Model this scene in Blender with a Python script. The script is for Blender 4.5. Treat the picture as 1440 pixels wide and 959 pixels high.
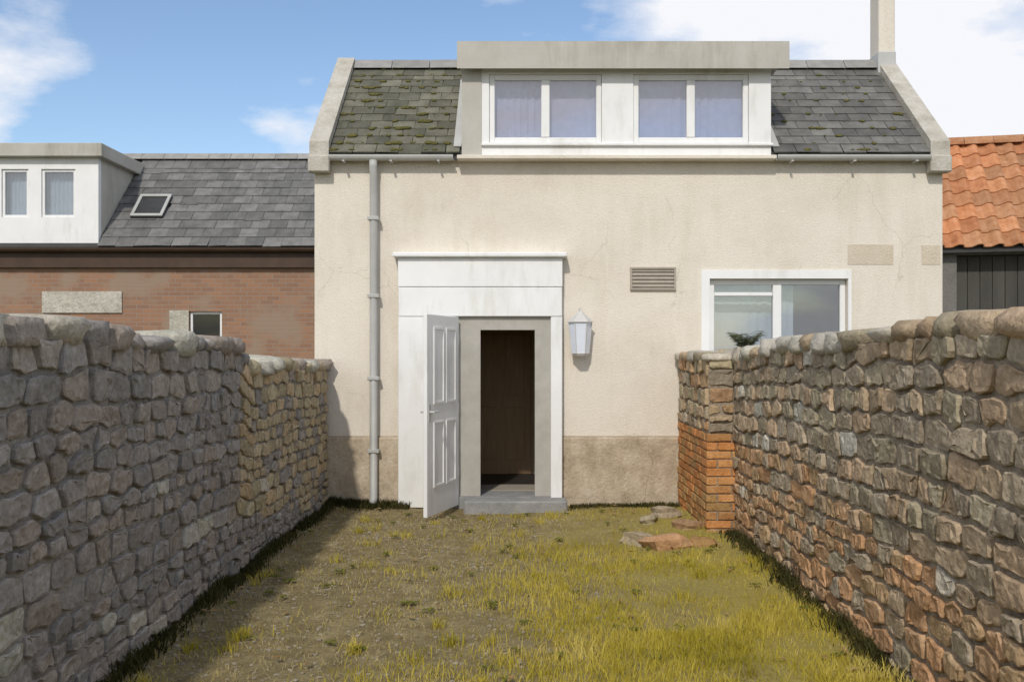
import bpy, bmesh, math, random
import numpy as np
from mathutils import Vector, Matrix
R = math.radians
random.seed(11); rng = np.random.default_rng(11)
for o in list(bpy.data.objects): bpy.data.objects.remove(o)
SC = bpy.context.scene; COL = SC.collection

# ------------------------------------------------------------------ camera, sky, sun, exposure
F, CX, CY, EYE = 1400.0, 733.0, 498.0, 1.6            # focal length and vanishing point in photo pixels
cd = bpy.data.cameras.new('camera'); cam = bpy.data.objects.new('camera', cd); COL.objects.link(cam)
cam.location = (0, 0, EYE); cam.rotation_euler = (R(90), 0, 0)
cd.sensor_width = 36; cd.lens = 36 * F / 1440
cd.shift_x = (720 - CX) / 1440; cd.shift_y = (CY - 479.5) / 1440
cd.clip_start = .05; cd.clip_end = 3000
SC.camera = cam
SUN_EL, SUN_AZ = 40.0, 11.5                            # azimuth: degrees left of straight behind the camera
W = bpy.data.worlds.new('World'); SC.world = W; W.use_nodes = True
nt = W.node_tree; N = nt.nodes; L = nt.links; N.clear()
out = N.new('ShaderNodeOutputWorld')
sky = N.new('ShaderNodeTexSky'); sky.sky_type = 'NISHITA'; sky.sun_disc = False
sky.sun_elevation = R(SUN_EL); sky.sun_rotation = R(180 + SUN_AZ); sky.ozone_density = 2.2; sky.dust_density = .7
bg = N.new('ShaderNodeBackground'); bg.inputs[1].default_value = .13
L.new(sky.outputs[0], bg.inputs[0])
tc = N.new('ShaderNodeTexCoord'); sep = N.new('ShaderNodeSeparateXYZ'); L.new(tc.outputs['Generated'], sep.inputs[0])
zz = N.new('ShaderNodeMath'); zz.operation = 'MAXIMUM'; zz.inputs[1].default_value = 0; L.new(sep.outputs[2], zz.inputs[0])
za = N.new('ShaderNodeMath'); za.operation = 'ADD'; za.inputs[1].default_value = .22; L.new(zz.outputs[0], za.inputs[0])
cmb = N.new('ShaderNodeCombineXYZ')
for i in (0, 1):
    d = N.new('ShaderNodeMath'); d.operation = 'DIVIDE'; L.new(sep.outputs[i], d.inputs[0]); L.new(za.outputs[0], d.inputs[1]); L.new(d.outputs[0], cmb.inputs[i])
mp = N.new('ShaderNodeMapping'); mp.inputs['Location'].default_value = (10.86, 14.62, 3.9); L.new(cmb.outputs[0], mp.inputs[0])
nz = N.new('ShaderNodeTexNoise'); nz.inputs['Scale'].default_value = 1.15; nz.inputs['Detail'].default_value = 9; nz.inputs['Roughness'].default_value = .55
L.new(mp.outputs[0], nz.inputs[0])
cr = N.new('ShaderNodeValToRGB'); cr.color_ramp.elements[0].position = .44; cr.color_ramp.elements[1].position = .535
L.new(nz.outputs[0], cr.inputs[0])
cb = N.new('ShaderNodeBackground'); cb.inputs[0].default_value = (.93, .94, .98, 1); cb.inputs[1].default_value = .86
mx = N.new('ShaderNodeMixShader'); L.new(cr.outputs[0], mx.inputs[0]); L.new(bg.outputs[0], mx.inputs[1]); L.new(cb.outputs[0], mx.inputs[2])
L.new(mx.outputs[0], out.inputs[0])
sl = bpy.data.lights.new('sun', 'SUN'); sl.energy = 2.1; sl.angle = R(2.2); sl.color = (1, .945, .86)
so = bpy.data.objects.new('sun', sl); COL.objects.link(so)
sd = Vector((-math.sin(R(SUN_AZ)) * math.cos(R(SUN_EL)), -math.cos(R(SUN_AZ)) * math.cos(R(SUN_EL)), math.sin(R(SUN_EL))))
so.rotation_euler = sd.to_track_quat('Z', 'Y').to_euler(); so.location = (-6, -8, 9)
vs = SC.view_settings; vs.view_transform = 'Standard'; vs.look = 'None'; vs.exposure = .22; vs.gamma = 1; vs.use_curve_mapping = False
SC.render.engine = 'CYCLES'

# ------------------------------------------------------------------ helpers
def PX(px, d): return (px - CX) * d / F
def PZ(py, d): return EYE + (CY - py) * d / F

def mat(name, cols, scale=4.0, rough=.85, bump=.3, bscale=40, objvar=0.0, hue=None, stretch=(1, 1, 1), detail=6, spec=.3, fine=.0, island=False):
    """Noise-mottled material. cols: list of linear rgb; objvar: per-object brightness spread; hue: list of per-object tints."""
    m = bpy.data.materials.new(name); m.use_nodes = True
    t = m.node_tree; n = t.nodes; l = t.links; b = n['Principled BSDF']
    b.inputs['Roughness'].default_value = rough; b.inputs['Specular IOR Level'].default_value = spec
    tc = n.new('ShaderNodeTexCoord'); mp = n.new('ShaderNodeMapping'); mp.inputs['Scale'].default_value = stretch
    geo = n.new('ShaderNodeNewGeometry'); l.new(geo.outputs['Position'], mp.inputs[0])
    nz = n.new('ShaderNodeTexNoise'); nz.inputs['Scale'].default_value = scale; nz.inputs['Detail'].default_value = detail; nz.inputs['Roughness'].default_value = .62
    l.new(mp.outputs[0], nz.inputs[0])
    rp = n.new('ShaderNodeValToRGB'); e = rp.color_ramp.elements
    while len(e) < len(cols): e.new(.5)
    for i, c in enumerate(cols):
        e[i].position = .3 + .4 * i / max(1, len(cols) - 1); e[i].color = (*c, 1)
    l.new(nz.outputs[0], rp.inputs[0]); col = rp.outputs[0]
    if hue or objvar:
        oi = n.new('ShaderNodeObjectInfo') if not island else None
        rnd = geo.outputs['Random Per Island'] if island else oi.outputs['Random']
        if hue:
            hr = n.new('ShaderNodeValToRGB'); hr.color_ramp.interpolation = 'CONSTANT'; he = hr.color_ramp.elements
            while len(he) < len(hue): he.new(.5)
            for i, c in enumerate(hue): he[i].position = i / len(hue); he[i].color = (*c, 1)
            l.new(rnd, hr.inputs[0])
            mm = n.new('ShaderNodeMix'); mm.data_type = 'RGBA'; mm.blend_type = 'MULTIPLY'; mm.inputs[0].default_value = 1
            l.new(col, mm.inputs[6]); l.new(hr.outputs[0], mm.inputs[7]); col = mm.outputs[2]
        if objvar:
            ml = n.new('ShaderNodeMath'); ml.operation = 'MULTIPLY'; ml.inputs[1].default_value = 7.31; l.new(rnd, ml.inputs[0])
            fr = n.new('ShaderNodeMath'); fr.operation = 'FRACT'; l.new(ml.outputs[0], fr.inputs[0])
            mr = n.new('ShaderNodeMapRange'); mr.inputs[3].default_value = 1 - objvar; mr.inputs[4].default_value = 1 + objvar; l.new(fr.outputs[0], mr.inputs[0])
            hv = n.new('ShaderNodeHueSaturation'); l.new(col, hv.inputs['Color']); l.new(mr.outputs[0], hv.inputs['Value']); col = hv.outputs[0]
    if fine:
        n3 = n.new('ShaderNodeTexNoise'); n3.inputs['Scale'].default_value = bscale * 1.3; n3.inputs['Detail'].default_value = 4; l.new(geo.outputs['Position'], n3.inputs[0])
        m3 = n.new('ShaderNodeMapRange'); m3.inputs[1].default_value = .3; m3.inputs[2].default_value = .7; m3.inputs[3].default_value = 1 - fine; m3.inputs[4].default_value = 1 + fine; l.new(n3.outputs[0], m3.inputs[0])
        h3 = n.new('ShaderNodeHueSaturation'); l.new(col, h3.inputs['Color']); l.new(m3.outputs[0], h3.inputs['Value']); col = h3.outputs[0]
    l.new(col, b.inputs['Base Color'])
    if bump:
        n2 = n.new('ShaderNodeTexNoise'); n2.inputs['Scale'].default_value = bscale; n2.inputs['Detail'].default_value = 5; l.new(geo.outputs['Position'], n2.inputs[0])
        bp = n.new('ShaderNodeBump'); bp.inputs['Strength'].default_value = bump; bp.inputs['Distance'].default_value = .02
        l.new(n2.outputs[0], bp.inputs['Height']); l.new(bp.outputs[0], b.inputs['Normal'])
    return m

def glass(name, tint=(1, 1, 1), refl=.35, base=.14):
    m = bpy.data.materials.new(name); m.use_nodes = True; t = m.node_tree; n = t.nodes; l = t.links; n.clear()
    o = n.new('ShaderNodeOutputMaterial'); tr = n.new('ShaderNodeBsdfTransparent'); tr.inputs[0].default_value = (*tint, 1)
    gl = n.new('ShaderNodeBsdfGlossy'); gl.inputs['Roughness'].default_value = .03
    lw = n.new('ShaderNodeLayerWeight'); lw.inputs[0].default_value = refl
    mr = n.new('ShaderNodeMapRange'); mr.inputs[3].default_value = base; mr.inputs[4].default_value = 1; l.new(lw.outputs['Fresnel'], mr.inputs[0])
    mx = n.new('ShaderNodeMixShader'); l.new(mr.outputs[0], mx.inputs[0]); l.new(tr.outputs[0], mx.inputs[1]); l.new(gl.outputs[0], mx.inputs[2]); l.new(mx.outputs[0], o.inputs[0])
    return m

def tag(o, label=None, cat=None, group=None, kind=None):
    if label: o['label'] = label
    if cat: o['category'] = cat
    if group: o['group'] = group
    if kind: o['kind'] = kind
    return o

ORIG = {}
def thing(name, label, cat, loc, group=None):
    o = bpy.data.objects.new(name, None); o.empty_display_size = .2; COL.objects.link(o); o.location = loc
    ORIG[o.name] = Vector(loc); return tag(o, label, cat, group)

def put(o, parent):
    """Parent keeping world coordinates (things are unrotated, parts sit at the origin)."""
    if parent:
        o.parent = parent
        if parent.name in ORIG: o.matrix_parent_inverse = Matrix.Translation(-ORIG[parent.name])
    return o

class MB:
    def __init__(s): s.v = []; s.f = []
    def quad(s, a, b, c, d): i = len(s.v); s.v += [tuple(a), tuple(b), tuple(c), tuple(d)]; s.f.append((i, i+1, i+2, i+3))
    def poly(s, pts): i = len(s.v); s.v += [tuple(p) for p in pts]; s.f.append(tuple(range(i, i+len(pts))))
    def box(s, x0, x1, y0, y1, z0, z1, bev=0.0):
        if bev:
            bm = bmesh.new(); bmesh.ops.create_cube(bm, size=1)
            for v in bm.verts: v.co = Vector(((x0+x1)/2 + v.co.x*(x1-x0), (y0+y1)/2 + v.co.y*(y1-y0), (z0+z1)/2 + v.co.z*(z1-z0)))
            bmesh.ops.bevel(bm, geom=bm.edges[:], offset=bev, segments=1, affect='EDGES', profile=.5)
            s.bm(bm); return s
        i = len(s.v)
        s.v += [(x0,y0,z0),(x1,y0,z0),(x1,y1,z0),(x0,y1,z0),(x0,y0,z1),(x1,y0,z1),(x1,y1,z1),(x0,y1,z1)]
        s.f += [tuple(i+k for k in q) for q in ((0,3,2,1),(4,5,6,7),(0,1,5,4),(1,2,6,5),(2,3,7,6),(3,0,4,7))]
        return s
    def bm(s, bm):
        i = len(s.v); bm.verts.index_update(); s.v += [tuple(v.co) for v in bm.verts]; s.f += [tuple(i + v.index for v in f.verts) for f in bm.faces]; bm.free()
    def prism(s, pts, axis, a, b):
        """Extrude polygon along axis. pts are 2-tuples in the other two axes in order."""
        def mk(p, t): return (t, p[0], p[1]) if axis == 'x' else (p[0], t, p[1]) if axis == 'y' else (p[0], p[1], t)
        n = len(pts); i = len(s.v); s.v += [mk(p, a) for p in pts] + [mk(p, b) for p in pts]
        s.f.append(tuple(i + k for k in range(n))); s.f.append(tuple(i + n + k for k in reversed(range(n))))
        for k in range(n): s.f.append((i+k, i+n+k, i+n+(k+1) % n, i+(k+1) % n))
        return s
    def tube(s, pts, r, seg=10, r1=None):
        pts = [Vector(p) for p in pts]; i0 = len(s.v); n = len(pts)
        for k, p in enumerate(pts):
            t = (pts[min(k+1, n-1)] - pts[max(k-1, 0)]).normalized(); u = t.orthogonal().normalized() if k == 0 else (u - t*u.dot(t)).normalized(); w = t.cross(u)
            rr = r if r1 is None else r + (r1 - r) * k / (n-1)
            for j in range(seg): a = 2*math.pi*j/seg; s.v.append(tuple(p + u*math.cos(a)*rr + w*math.sin(a)*rr))
        for k in range(n-1):
            for j in range(seg): a = i0+k*seg+j; b = i0+k*seg+(j+1) % seg; s.f.append((a, b, b+seg, a+seg))
        s.f.append(tuple(i0 + j for j in reversed(range(seg)))); s.f.append(tuple(i0+(n-1)*seg+j for j in range(seg)))
        return s
    def lathe(s, c, prof, seg=16):
        i0 = len(s.v); n = len(prof)
        for r, z in prof:
            for j in range(seg): a = 2*math.pi*j/seg; s.v.append((c[0]+r*math.cos(a), c[1]+r*math.sin(a), c[2]+z))
        for k in range(n-1):
            for j in range(seg): a = i0+k*seg+j; b = i0+k*seg+(j+1) % seg; s.f.append((a, b, b+seg, a+seg))
        s.f.append(tuple(i0 + j for j in reversed(range(seg)))); s.f.append(tuple(i0+(n-1)*seg+j for j in range(seg)))
        return s
    def mesh(s, name, m, smooth=False):
        me = bpy.data.meshes.new(name); me.from_pydata(s.v, [], s.f)
        bm = bmesh.new(); bm.from_mesh(me); bmesh.ops.remove_doubles(bm, verts=bm.verts, dist=1e-5); bmesh.ops.recalc_face_normals(bm, faces=bm.faces); bm.to_mesh(me); bm.free()
        if smooth: me.polygons.foreach_set('use_smooth', [True]*len(me.polygons))
        me.materials.append(m); return me
    def build(s, name, m, parent=None, smooth=False, autosmooth=None):
        o = bpy.data.objects.new(name, s.mesh(name, m, smooth)); COL.objects.link(o)
        return put(o, parent)

def inst(name, me, parent, M=None):
    o = bpy.data.objects.new(name, me); COL.objects.link(o)
    if M is not None: o.matrix_basis = M
    return put(o, parent)

def wall_holes(x0, x1, z0, z1, holes, y0, y1):
    """A wall slab y0..y1 with rectangular openings, only outer faces and reveals."""
    xs = sorted({x0, x1, *[h[0] for h in holes], *[h[1] for h in holes]}); zs = sorted({z0, z1, *[h[2] for h in holes], *[h[3] for h in holes]})
    def solid(i, j):
        if i < 0 or j < 0 or i >= len(xs)-1 or j >= len(zs)-1: return False
        cx, cz = (xs[i]+xs[i+1])/2, (zs[j]+zs[j+1])/2
        return not any(h[0] < cx < h[1] and h[2] < cz < h[3] for h in holes)
    mb = MB()
    for i in range(len(xs)-1):
        for j in range(len(zs)-1):
            if not solid(i, j): continue
            a, b, c, d = xs[i], xs[i+1], zs[j], zs[j+1]
            mb.quad((a,y0,c),(b,y0,c),(b,y0,d),(a,y0,d)); mb.quad((b,y1,c),(a,y1,c),(a,y1,d),(b,y1,d))
            if not solid(i-1, j): mb.quad((a,y1,c),(a,y0,c),(a,y0,d),(a,y1,d))
            if not solid(i+1, j): mb.quad((b,y0,c),(b,y1,c),(b,y1,d),(b,y0,d))
            if not solid(i, j-1): mb.quad((a,y1,c),(b,y1,c),(b,y0,c),(a,y0,c))
            if not solid(i, j+1): mb.quad((a,y0,d),(b,y0,d),(b,y1,d),(a,y1,d))
    return mb

# ------------------------------------------------------------------ materials
M = {}
M['render'] = mat('cream_render', [(.66,.595,.505),(.72,.66,.57),(.75,.69,.60)], 1.3, .92, .42, 70, fine=.06)
M['plinth'] = mat('bare_plinth', [(.36,.29,.21),(.48,.395,.29),(.55,.475,.37)], 5, .9, .5, 35, fine=.12)
M['white'] = mat('white_paint', [(.76,.76,.75),(.82,.82,.81)], 3, .5, .06, 60)
M['greyframe'] = mat('weathered_white_frame', [(.55,.54,.51),(.66,.65,.62)], 6, .6, .1, 60)
M['slate'] = mat('slate', [(.095,.092,.082),(.135,.13,.118),(.175,.167,.147)], 6, .62, .25, 45, .28, spec=.4, fine=.12)
M['slate_left'] = mat('slate_lichen', [(.09,.087,.06),(.125,.12,.087),(.165,.157,.118)], 6, .7, .3, 45, .28, fine=.12)
M['skew'] = mat('skew_stone', [(.36,.33,.27),(.46,.43,.37),(.54,.51,.45)], 5, .9, .4, 40, fine=.1)
M['slate_grey'] = mat('pale_slate', [(.105,.103,.097),(.145,.142,.135),(.185,.18,.17)], 6, .65, .25, 45, .24, spec=.4, fine=.12)
M['underlay'] = mat('roof_underlay', [(.05,.05,.05),(.07,.07,.07)], 5, .9, 0)
M['ridge'] = mat('ridge_tile', [(.24,.235,.22),(.33,.32,.30)], 8, .85, .3, 40, .12)
M['gutter'] = mat('grey_gutter', [(.46,.46,.44),(.55,.55,.53)], 3, .45, .03, 30)
M['fascia'] = mat('felt_fascia', [(.42,.40,.35),(.50,.48,.43)], 3, .7, .1, 50)
M['pipe'] = mat('grey_pipe', [(.38,.38,.36),(.46,.46,.44)], 5, .45, .03, 30)
M['stonecill'] = mat('stone_step', [(.22,.22,.215),(.32,.315,.30)], 7, .85, .3, 50, fine=.1)
M['dark'] = mat('brown_interior', [(.40,.31,.20),(.48,.38,.25)], 3, .9, 0)
M['glass'] = glass('window_glass', (.93,.95,.97), .3)
M['glass_dark'] = glass('dim_window_glass', (.55,.6,.58), .15, .03)
M['net'] = mat('lilac_curtain', [(.46,.42,.55),(.55,.51,.64)], 12, .95, .1, 60)
M['netblue'] = mat('blue_grey_blind', [(.42,.50,.55),(.50,.57,.61)], 6, .9, .05, 60)
M['woodbrown'] = mat('brown_varnished_wood', [(.36,.23,.12),(.46,.30,.165)], 7, .45, .05, 40, stretch=(6,6,.5))
M['doorframe'] = mat('shade_grey_door_frame', [(.36,.34,.30),(.44,.42,.375)], 6, .6, .1, 60)  # white frame greyed in its colour to stand in for doorway shade
M['floor'] = mat('dark_floor_tiles', [(.03,.025,.023),(.05,.042,.038)], 6, .5, .05, 40)
M['lampwhite'] = mat('pale_grey_metal', [(.50,.49,.47),(.58,.57,.55)], 6, .5, .05, 60)
M['frost'] = mat('frosted_glass', [(.66,.70,.78),(.72,.76,.83)], 8, .25, .02, 60, spec=.6)
M['black'] = mat('dark_metal', [(.03,.03,.03),(.05,.05,.05)], 6, .45, .05, 60)
M['taupe'] = mat('taupe_metal', [(.33,.29,.24),(.40,.35,.29)], 8, .6, .1, 60)
M['steel'] = mat('brushed_handle', [(.45,.45,.44),(.55,.55,.53)], 8, .3, 0)
STG = [(.22,.198,.175),(.285,.258,.23),(.345,.315,.285)]
for nm, title, cols, var, hue in (
        ('stone_grey', 'grey_whin_stone', STG, .14, [(1,1,1),(1.04,1,.95),(.96,.98,1),(1.05,.98,.92),(.9,.9,.9)]),
        ('stone_pale', 'pale_grey_stone', [(.34,.315,.265),(.44,.41,.35),(.52,.485,.42)], .12, [(1,1,1),(1.04,1,.95),(.96,.98,.95)]),
        ('stone_tan', 'tan_sandstone', [(.34,.27,.17),(.42,.34,.225),(.49,.41,.28)], .15, [(1,1,1),(1.04,.96,.88),(.92,.96,.92)]),
        ('stone_brown', 'brown_rubble_stone', [(.27,.215,.15),(.355,.29,.205),(.44,.365,.27)], .17, [(1,1,1),(1.04,.97,.9),(.94,.98,.95),(1.08,.96,.88),(.85,.86,.88)]),
        ('stone_red', 'red_sandstone', [(.34,.205,.11),(.42,.265,.15),(.48,.325,.20)], .15, [(1,1,1),(1.04,.96,.88),(.95,1.02,1)])):
    M[nm] = mat(title, cols, 9, .92, .8, 26, var, hue, fine=.18); M[nm+'_joined'] = mat(title+'_joined', cols, 9, .92, .8, 26, var, hue, fine=.18, island=True)
M['brick'] = mat('orange_brick', [(.36,.17,.06),(.46,.23,.085),(.52,.29,.13)], 14, .9, .5, 60, .22, [(1,1,1),(1.05,.9,.8),(.9,1.05,1.1)], fine=.15)
M['mortar'] = mat('lime_mortar', [(.22,.18,.13),(.29,.24,.18),(.36,.305,.235)], 10, .95, .7, 50, fine=.15)
M['mortar_grey'] = mat('grey_mortar', [(.18,.165,.145),(.255,.235,.205),(.31,.285,.25)], 10, .95, .7, 50, fine=.15)
M['fbrick'] = None

def weather(m, tint, lo, hi, amt, sx, sz, crack=0.0):
    """Irregular vertical run marks and blotches (and hairline cracks) mixed over a material."""
    t = m.node_tree; n = t.nodes; l = t.links; b = n['Principled BSDF']; base = b.inputs['Base Color'].links[0].from_socket
    geo = n.new('ShaderNodeNewGeometry'); mp = n.new('ShaderNodeMapping'); mp.inputs['Scale'].default_value = (sx, sx, sz); l.new(geo.outputs['Position'], mp.inputs[0])
    a = n.new('ShaderNodeTexNoise'); a.inputs['Scale'].default_value = 1; a.inputs['Detail'].default_value = 7; a.inputs['Roughness'].default_value = .65; l.new(mp.outputs[0], a.inputs[0])
    c = n.new('ShaderNodeTexNoise'); c.inputs['Scale'].default_value = 1.1; c.inputs['Detail'].default_value = 5; l.new(geo.outputs['Position'], c.inputs[0])
    ad = n.new('ShaderNodeMath'); ad.operation = 'ADD'; l.new(a.outputs[0], ad.inputs[0]); l.new(c.outputs[0], ad.inputs[1])
    mr = n.new('ShaderNodeMapRange'); mr.inputs[1].default_value = lo; mr.inputs[2].default_value = hi; mr.inputs[4].default_value = amt; l.new(ad.outputs[0], mr.inputs[0])
    mm = n.new('ShaderNodeMix'); mm.data_type = 'RGBA'; mm.blend_type = 'MULTIPLY'; l.new(mr.outputs[0], mm.inputs[0]); l.new(base, mm.inputs[6]); mm.inputs[7].default_value = (*tint, 1); res = mm.outputs[2]
    if crack:
        wv = n.new('ShaderNodeTexNoise'); wv.inputs['Scale'].default_value = 3; wv.inputs['Detail'].default_value = 6; l.new(geo.outputs['Position'], wv.inputs[0])
        va = n.new('ShaderNodeVectorMath'); va.operation = 'SCALE'; va.inputs['Scale'].default_value = .35; l.new(wv.outputs['Color'], va.inputs[0])
        vb = n.new('ShaderNodeVectorMath'); l.new(va.outputs[0], vb.inputs[0]); l.new(geo.outputs['Position'], vb.inputs[1])
        vo = n.new('ShaderNodeTexVoronoi'); vo.feature = 'DISTANCE_TO_EDGE'; vo.inputs['Scale'].default_value = .75; l.new(vb.outputs[0], vo.inputs[0])
        m1 = n.new('ShaderNodeMapRange'); m1.inputs[1].default_value = .0015; m1.inputs[2].default_value = .004; m1.inputs[3].default_value = crack; m1.inputs[4].default_value = 0; l.new(vo.outputs[0], m1.inputs[0])
        m2 = n.new('ShaderNodeMapRange'); m2.inputs[1].default_value = .5; m2.inputs[2].default_value = .56; l.new(c.outputs[0], m2.inputs[0])
        mu = n.new('ShaderNodeMath'); mu.operation = 'MULTIPLY'; l.new(m1.outputs[0], mu.inputs[0]); l.new(m2.outputs[0], mu.inputs[1])
        mk = n.new('ShaderNodeMix'); mk.data_type = 'RGBA'; mk.blend_type = 'MULTIPLY'; l.new(mu.outputs[0], mk.inputs[0]); l.new(res, mk.inputs[6]); mk.inputs[7].default_value = (.35,.3,.25,1); res = mk.outputs[2]
    l.new(res, b.inputs['Base Color'])
weather(M['render'], (.74,.70,.62), .98, 1.3, .36, 6, .7, .25)
weather(M['white'], (.68,.65,.57), 1.02, 1.33, .5, 9, 2.2)
weather(M['plinth'], (.60,.57,.50), .95, 1.25, .7, 5, 1.5, .4)
weather(M['fascia'], (.68,.66,.60), .98, 1.25, .6, 9, 1.2)
# ------------------------------------------------------------------ ground
YF = 10.37                                            # facade plane
XL, XR = -2.02, 1.88                                  # inner faces of the two garden walls
M['land'] = mat('rough_grassland', [(.06,.065,.02),(.09,.085,.03),(.12,.10,.045)], .8, .95, .4, 12)
g = MB(); g.quad((-400,-400,-.02),(400,-400,-.02),(400,400,-.02),(-400,400,-.02)); tag(g.build('ground', M['land']), kind='structure')

def soil_material():
    m = mat('mossy_soil', [(.15,.115,.05),(.205,.16,.076),(.28,.225,.115)], 7, .95, .8, 30, fine=.2)
    t = m.node_tree; n = t.nodes; l = t.links; b = n['Principled BSDF']; base = b.inputs['Base Color'].links[0].from_socket
    geo = n.new('ShaderNodeNewGeometry'); sp = n.new('ShaderNodeSeparateXYZ'); l.new(geo.outputs['Position'], sp.inputs[0])
    nz = n.new('ShaderNodeTexNoise'); nz.inputs['Scale'].default_value = 1.6; nz.inputs['Detail'].default_value = 6; l.new(geo.outputs['Position'], nz.inputs[0])
    a = n.new('ShaderNodeMath'); a.operation = 'MULTIPLY_ADD'; a.inputs[1].default_value = 2.6; l.new(nz.outputs[0], a.inputs[0]); l.new(sp.outputs[0], a.inputs[2])
    mr = n.new('ShaderNodeMapRange'); mr.inputs[1].default_value = 1.3; mr.inputs[2].default_value = 2.7; l.new(a.outputs[0], mr.inputs[0])
    mm = n.new('ShaderNodeMix'); mm.data_type = 'RGBA'; l.new(mr.outputs[0], mm.inputs[0]); l.new(base, mm.inputs[6]); mm.inputs[7].default_value = (.29,.235,.06,1); l.new(mm.outputs[2], b.inputs['Base Color'])
    return m
M['soil'] = soil_material()
def gz(x, y): return .018*math.sin(1.7*x+.6*y) + .014*math.sin(2.9*y-1.1*x+.7) + .006*math.sin(9*x+5*y) + .005*math.sin(7*y-6*x) + .03
nx, ny = 60, 150; v = []; f = []
for j in range(ny+1):
    for i in range(nx+1):
        x = XL-.05 + (XR-XL+.1)*i/nx; y = 1.5 + (YF-1.5-.002)*j/ny; v.append((x, y, gz(x, y) + random.uniform(-.004,.004)))
for j in range(ny):
    for i in range(nx): a = j*(nx+1)+i; f.append((a, a+1, a+nx+2, a+nx+1))
me = bpy.data.meshes.new('garden_ground'); me.from_pydata(v, [], f); me.materials.append(M['soil']); me.polygons.foreach_set('use_smooth', [True]*len(f))
o = bpy.data.objects.new('garden_ground', me); COL.objects.link(o); tag(o, kind='structure')

# ------------------------------------------------------------------ rubble garden walls, stone by stone
def clip(poly, p, q):
    """Keep the part of poly nearer p than q."""
    mx, my = (p[0]+q[0])/2, (p[1]+q[1])/2; dx, dy = q[0]-p[0], q[1]-p[1]
    o = []
    for k in range(len(poly)):
        a, b = poly[k], poly[(k+1) % len(poly)]
        da = (a[0]-mx)*dx + (a[1]-my)*dy; db = (b[0]-mx)*dx + (b[1]-my)*dy
        if da <= 0: o.append(a)
        if da*db < 0: t = da/(da-db); o.append((a[0]+(b[0]-a[0])*t, a[1]+(b[1]-a[1])*t))
    return o
def cells(s0, s1, z0, z1, w, h):
    """Irregular rubble layout: Voronoi cells of jittered courses of uneven height, stretched lengthwise."""
    k = .52; pts = []; z = z0
    while z < z1-.05:
        hh = random.uniform(.5, 1.5)*h; hh = min(hh, z1-z) if z1-z-hh > .07 else z1-z
        x = s0
        while x < s1-.04:
            ww = max(.07, (.55*hh+.45*h)*random.uniform(.8, 2.9)*w); 
            if s1-x-ww < .1: ww = s1-x
            pts.append(((x+ww*random.uniform(.4,.6))*k, z+hh*random.uniform(.36,.64))); x += ww
        z += hh
    res = []; box = [(s0*k,z0),(s1*k,z0),(s1*k,z1),(s0*k,z1)]
    for i, p in enumerate(pts):
        poly = box
        for j, q in enumerate(pts):
            if i != j and abs(q[0]-p[0]) < .8 and abs(q[1]-p[1]) < .8:
                poly = clip(poly, p, q)
                if len(poly) < 3: break
        if len(poly) >= 3: res.append([(a/k, b) for a, b in poly])
    return res
def stone_mesh(poly, plane, m):
    """plane(s, z, out) -> world point; a roughly hewn stone with a broken, nearly flat face standing proud of the mortar."""
    joint = random.uniform(.007,.015); proud = random.uniform(.008,.03)
    cx = sum(p[0] for p in poly)/len(poly); cz = sum(p[1] for p in poly)/len(poly); n = len(poly); ring = []
    for k in range(n):                              # clipped corners and a broken point along each long edge
        a, b, c = poly[k-1], poly[k], poly[(k+1) % n]
        la, lc = math.hypot(a[0]-b[0],a[1]-b[1]), math.hypot(c[0]-b[0],c[1]-b[1])
        ta, tc_ = min(.3, random.uniform(.006,.026)/max(la,.01)), min(.3, random.uniform(.006,.026)/max(lc,.01))
        ring.append((b[0]+(a[0]-b[0])*ta, b[1]+(a[1]-b[1])*ta)); ring.append((b[0]+(c[0]-b[0])*tc_, b[1]+(c[1]-b[1])*tc_))
        if lc > .13:
            t = random.uniform(.4,.6); j = random.uniform(-.007,.003); ring.append((b[0]+(c[0]-b[0])*t + j*(b[0]-cx > 0 or -1), b[1]+(c[1]-b[1])*t + j*(b[1]-cz > 0 or -1)))
    def inset(p, d):
        l = math.hypot(p[0]-cx, p[1]-cz); t = max(.15, (l-d)/max(l, 1e-4)); return (cx+(p[0]-cx)*t, cz+(p[1]-cz)*t)
    tx, tz = random.uniform(-.07,.07), random.uniform(-.10,.10); verts = []; faces = []; m_ = len(ring)
    for (d, ou, nz) in ((joint, -.03, 0), (joint+.002, proud*.75, .003), (joint+.009, proud, .003)):
        for p in ring:
            q = inset(p, d + random.uniform(0,.004)); verts.append(plane(q[0], q[1], ou + (tx*(q[0]-cx)+tz*(q[1]-cz) if ou > 0 else 0) + random.uniform(-nz,nz)))
    for p in ring:
        q = inset(p, 0); q = (cx+(q[0]-cx)*random.uniform(.4,.66), cz+(q[1]-cz)*random.uniform(.4,.66)); verts.append(plane(q[0], q[1], proud + tx*(q[0]-cx)+tz*(q[1]-cz) + random.uniform(-.007,.008)))
    for r in range(3):
        for k in range(m_): a = r*m_+k; b = r*m_+(k+1) % m_; faces.append((a, b, b+m_, a+m_))
    faces.append(tuple(3*m_+k for k in range(m_)))
    me = bpy.data.meshes.new('stone'); me.from_pydata(verts, [], faces)
    bm = bmesh.new(); bm.from_mesh(me); bmesh.ops.triangulate(bm, faces=[f for f in bm.faces if len(f.verts) > 4]); bmesh.ops.recalc_face_normals(bm, faces=bm.faces); bm.to_mesh(me); bm.free()
    me.materials.append(m); me.polygons.foreach_set('use_smooth', [True]*len(me.polygons)); me.set_sharp_from_angle(angle=R(17)); return me

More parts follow.
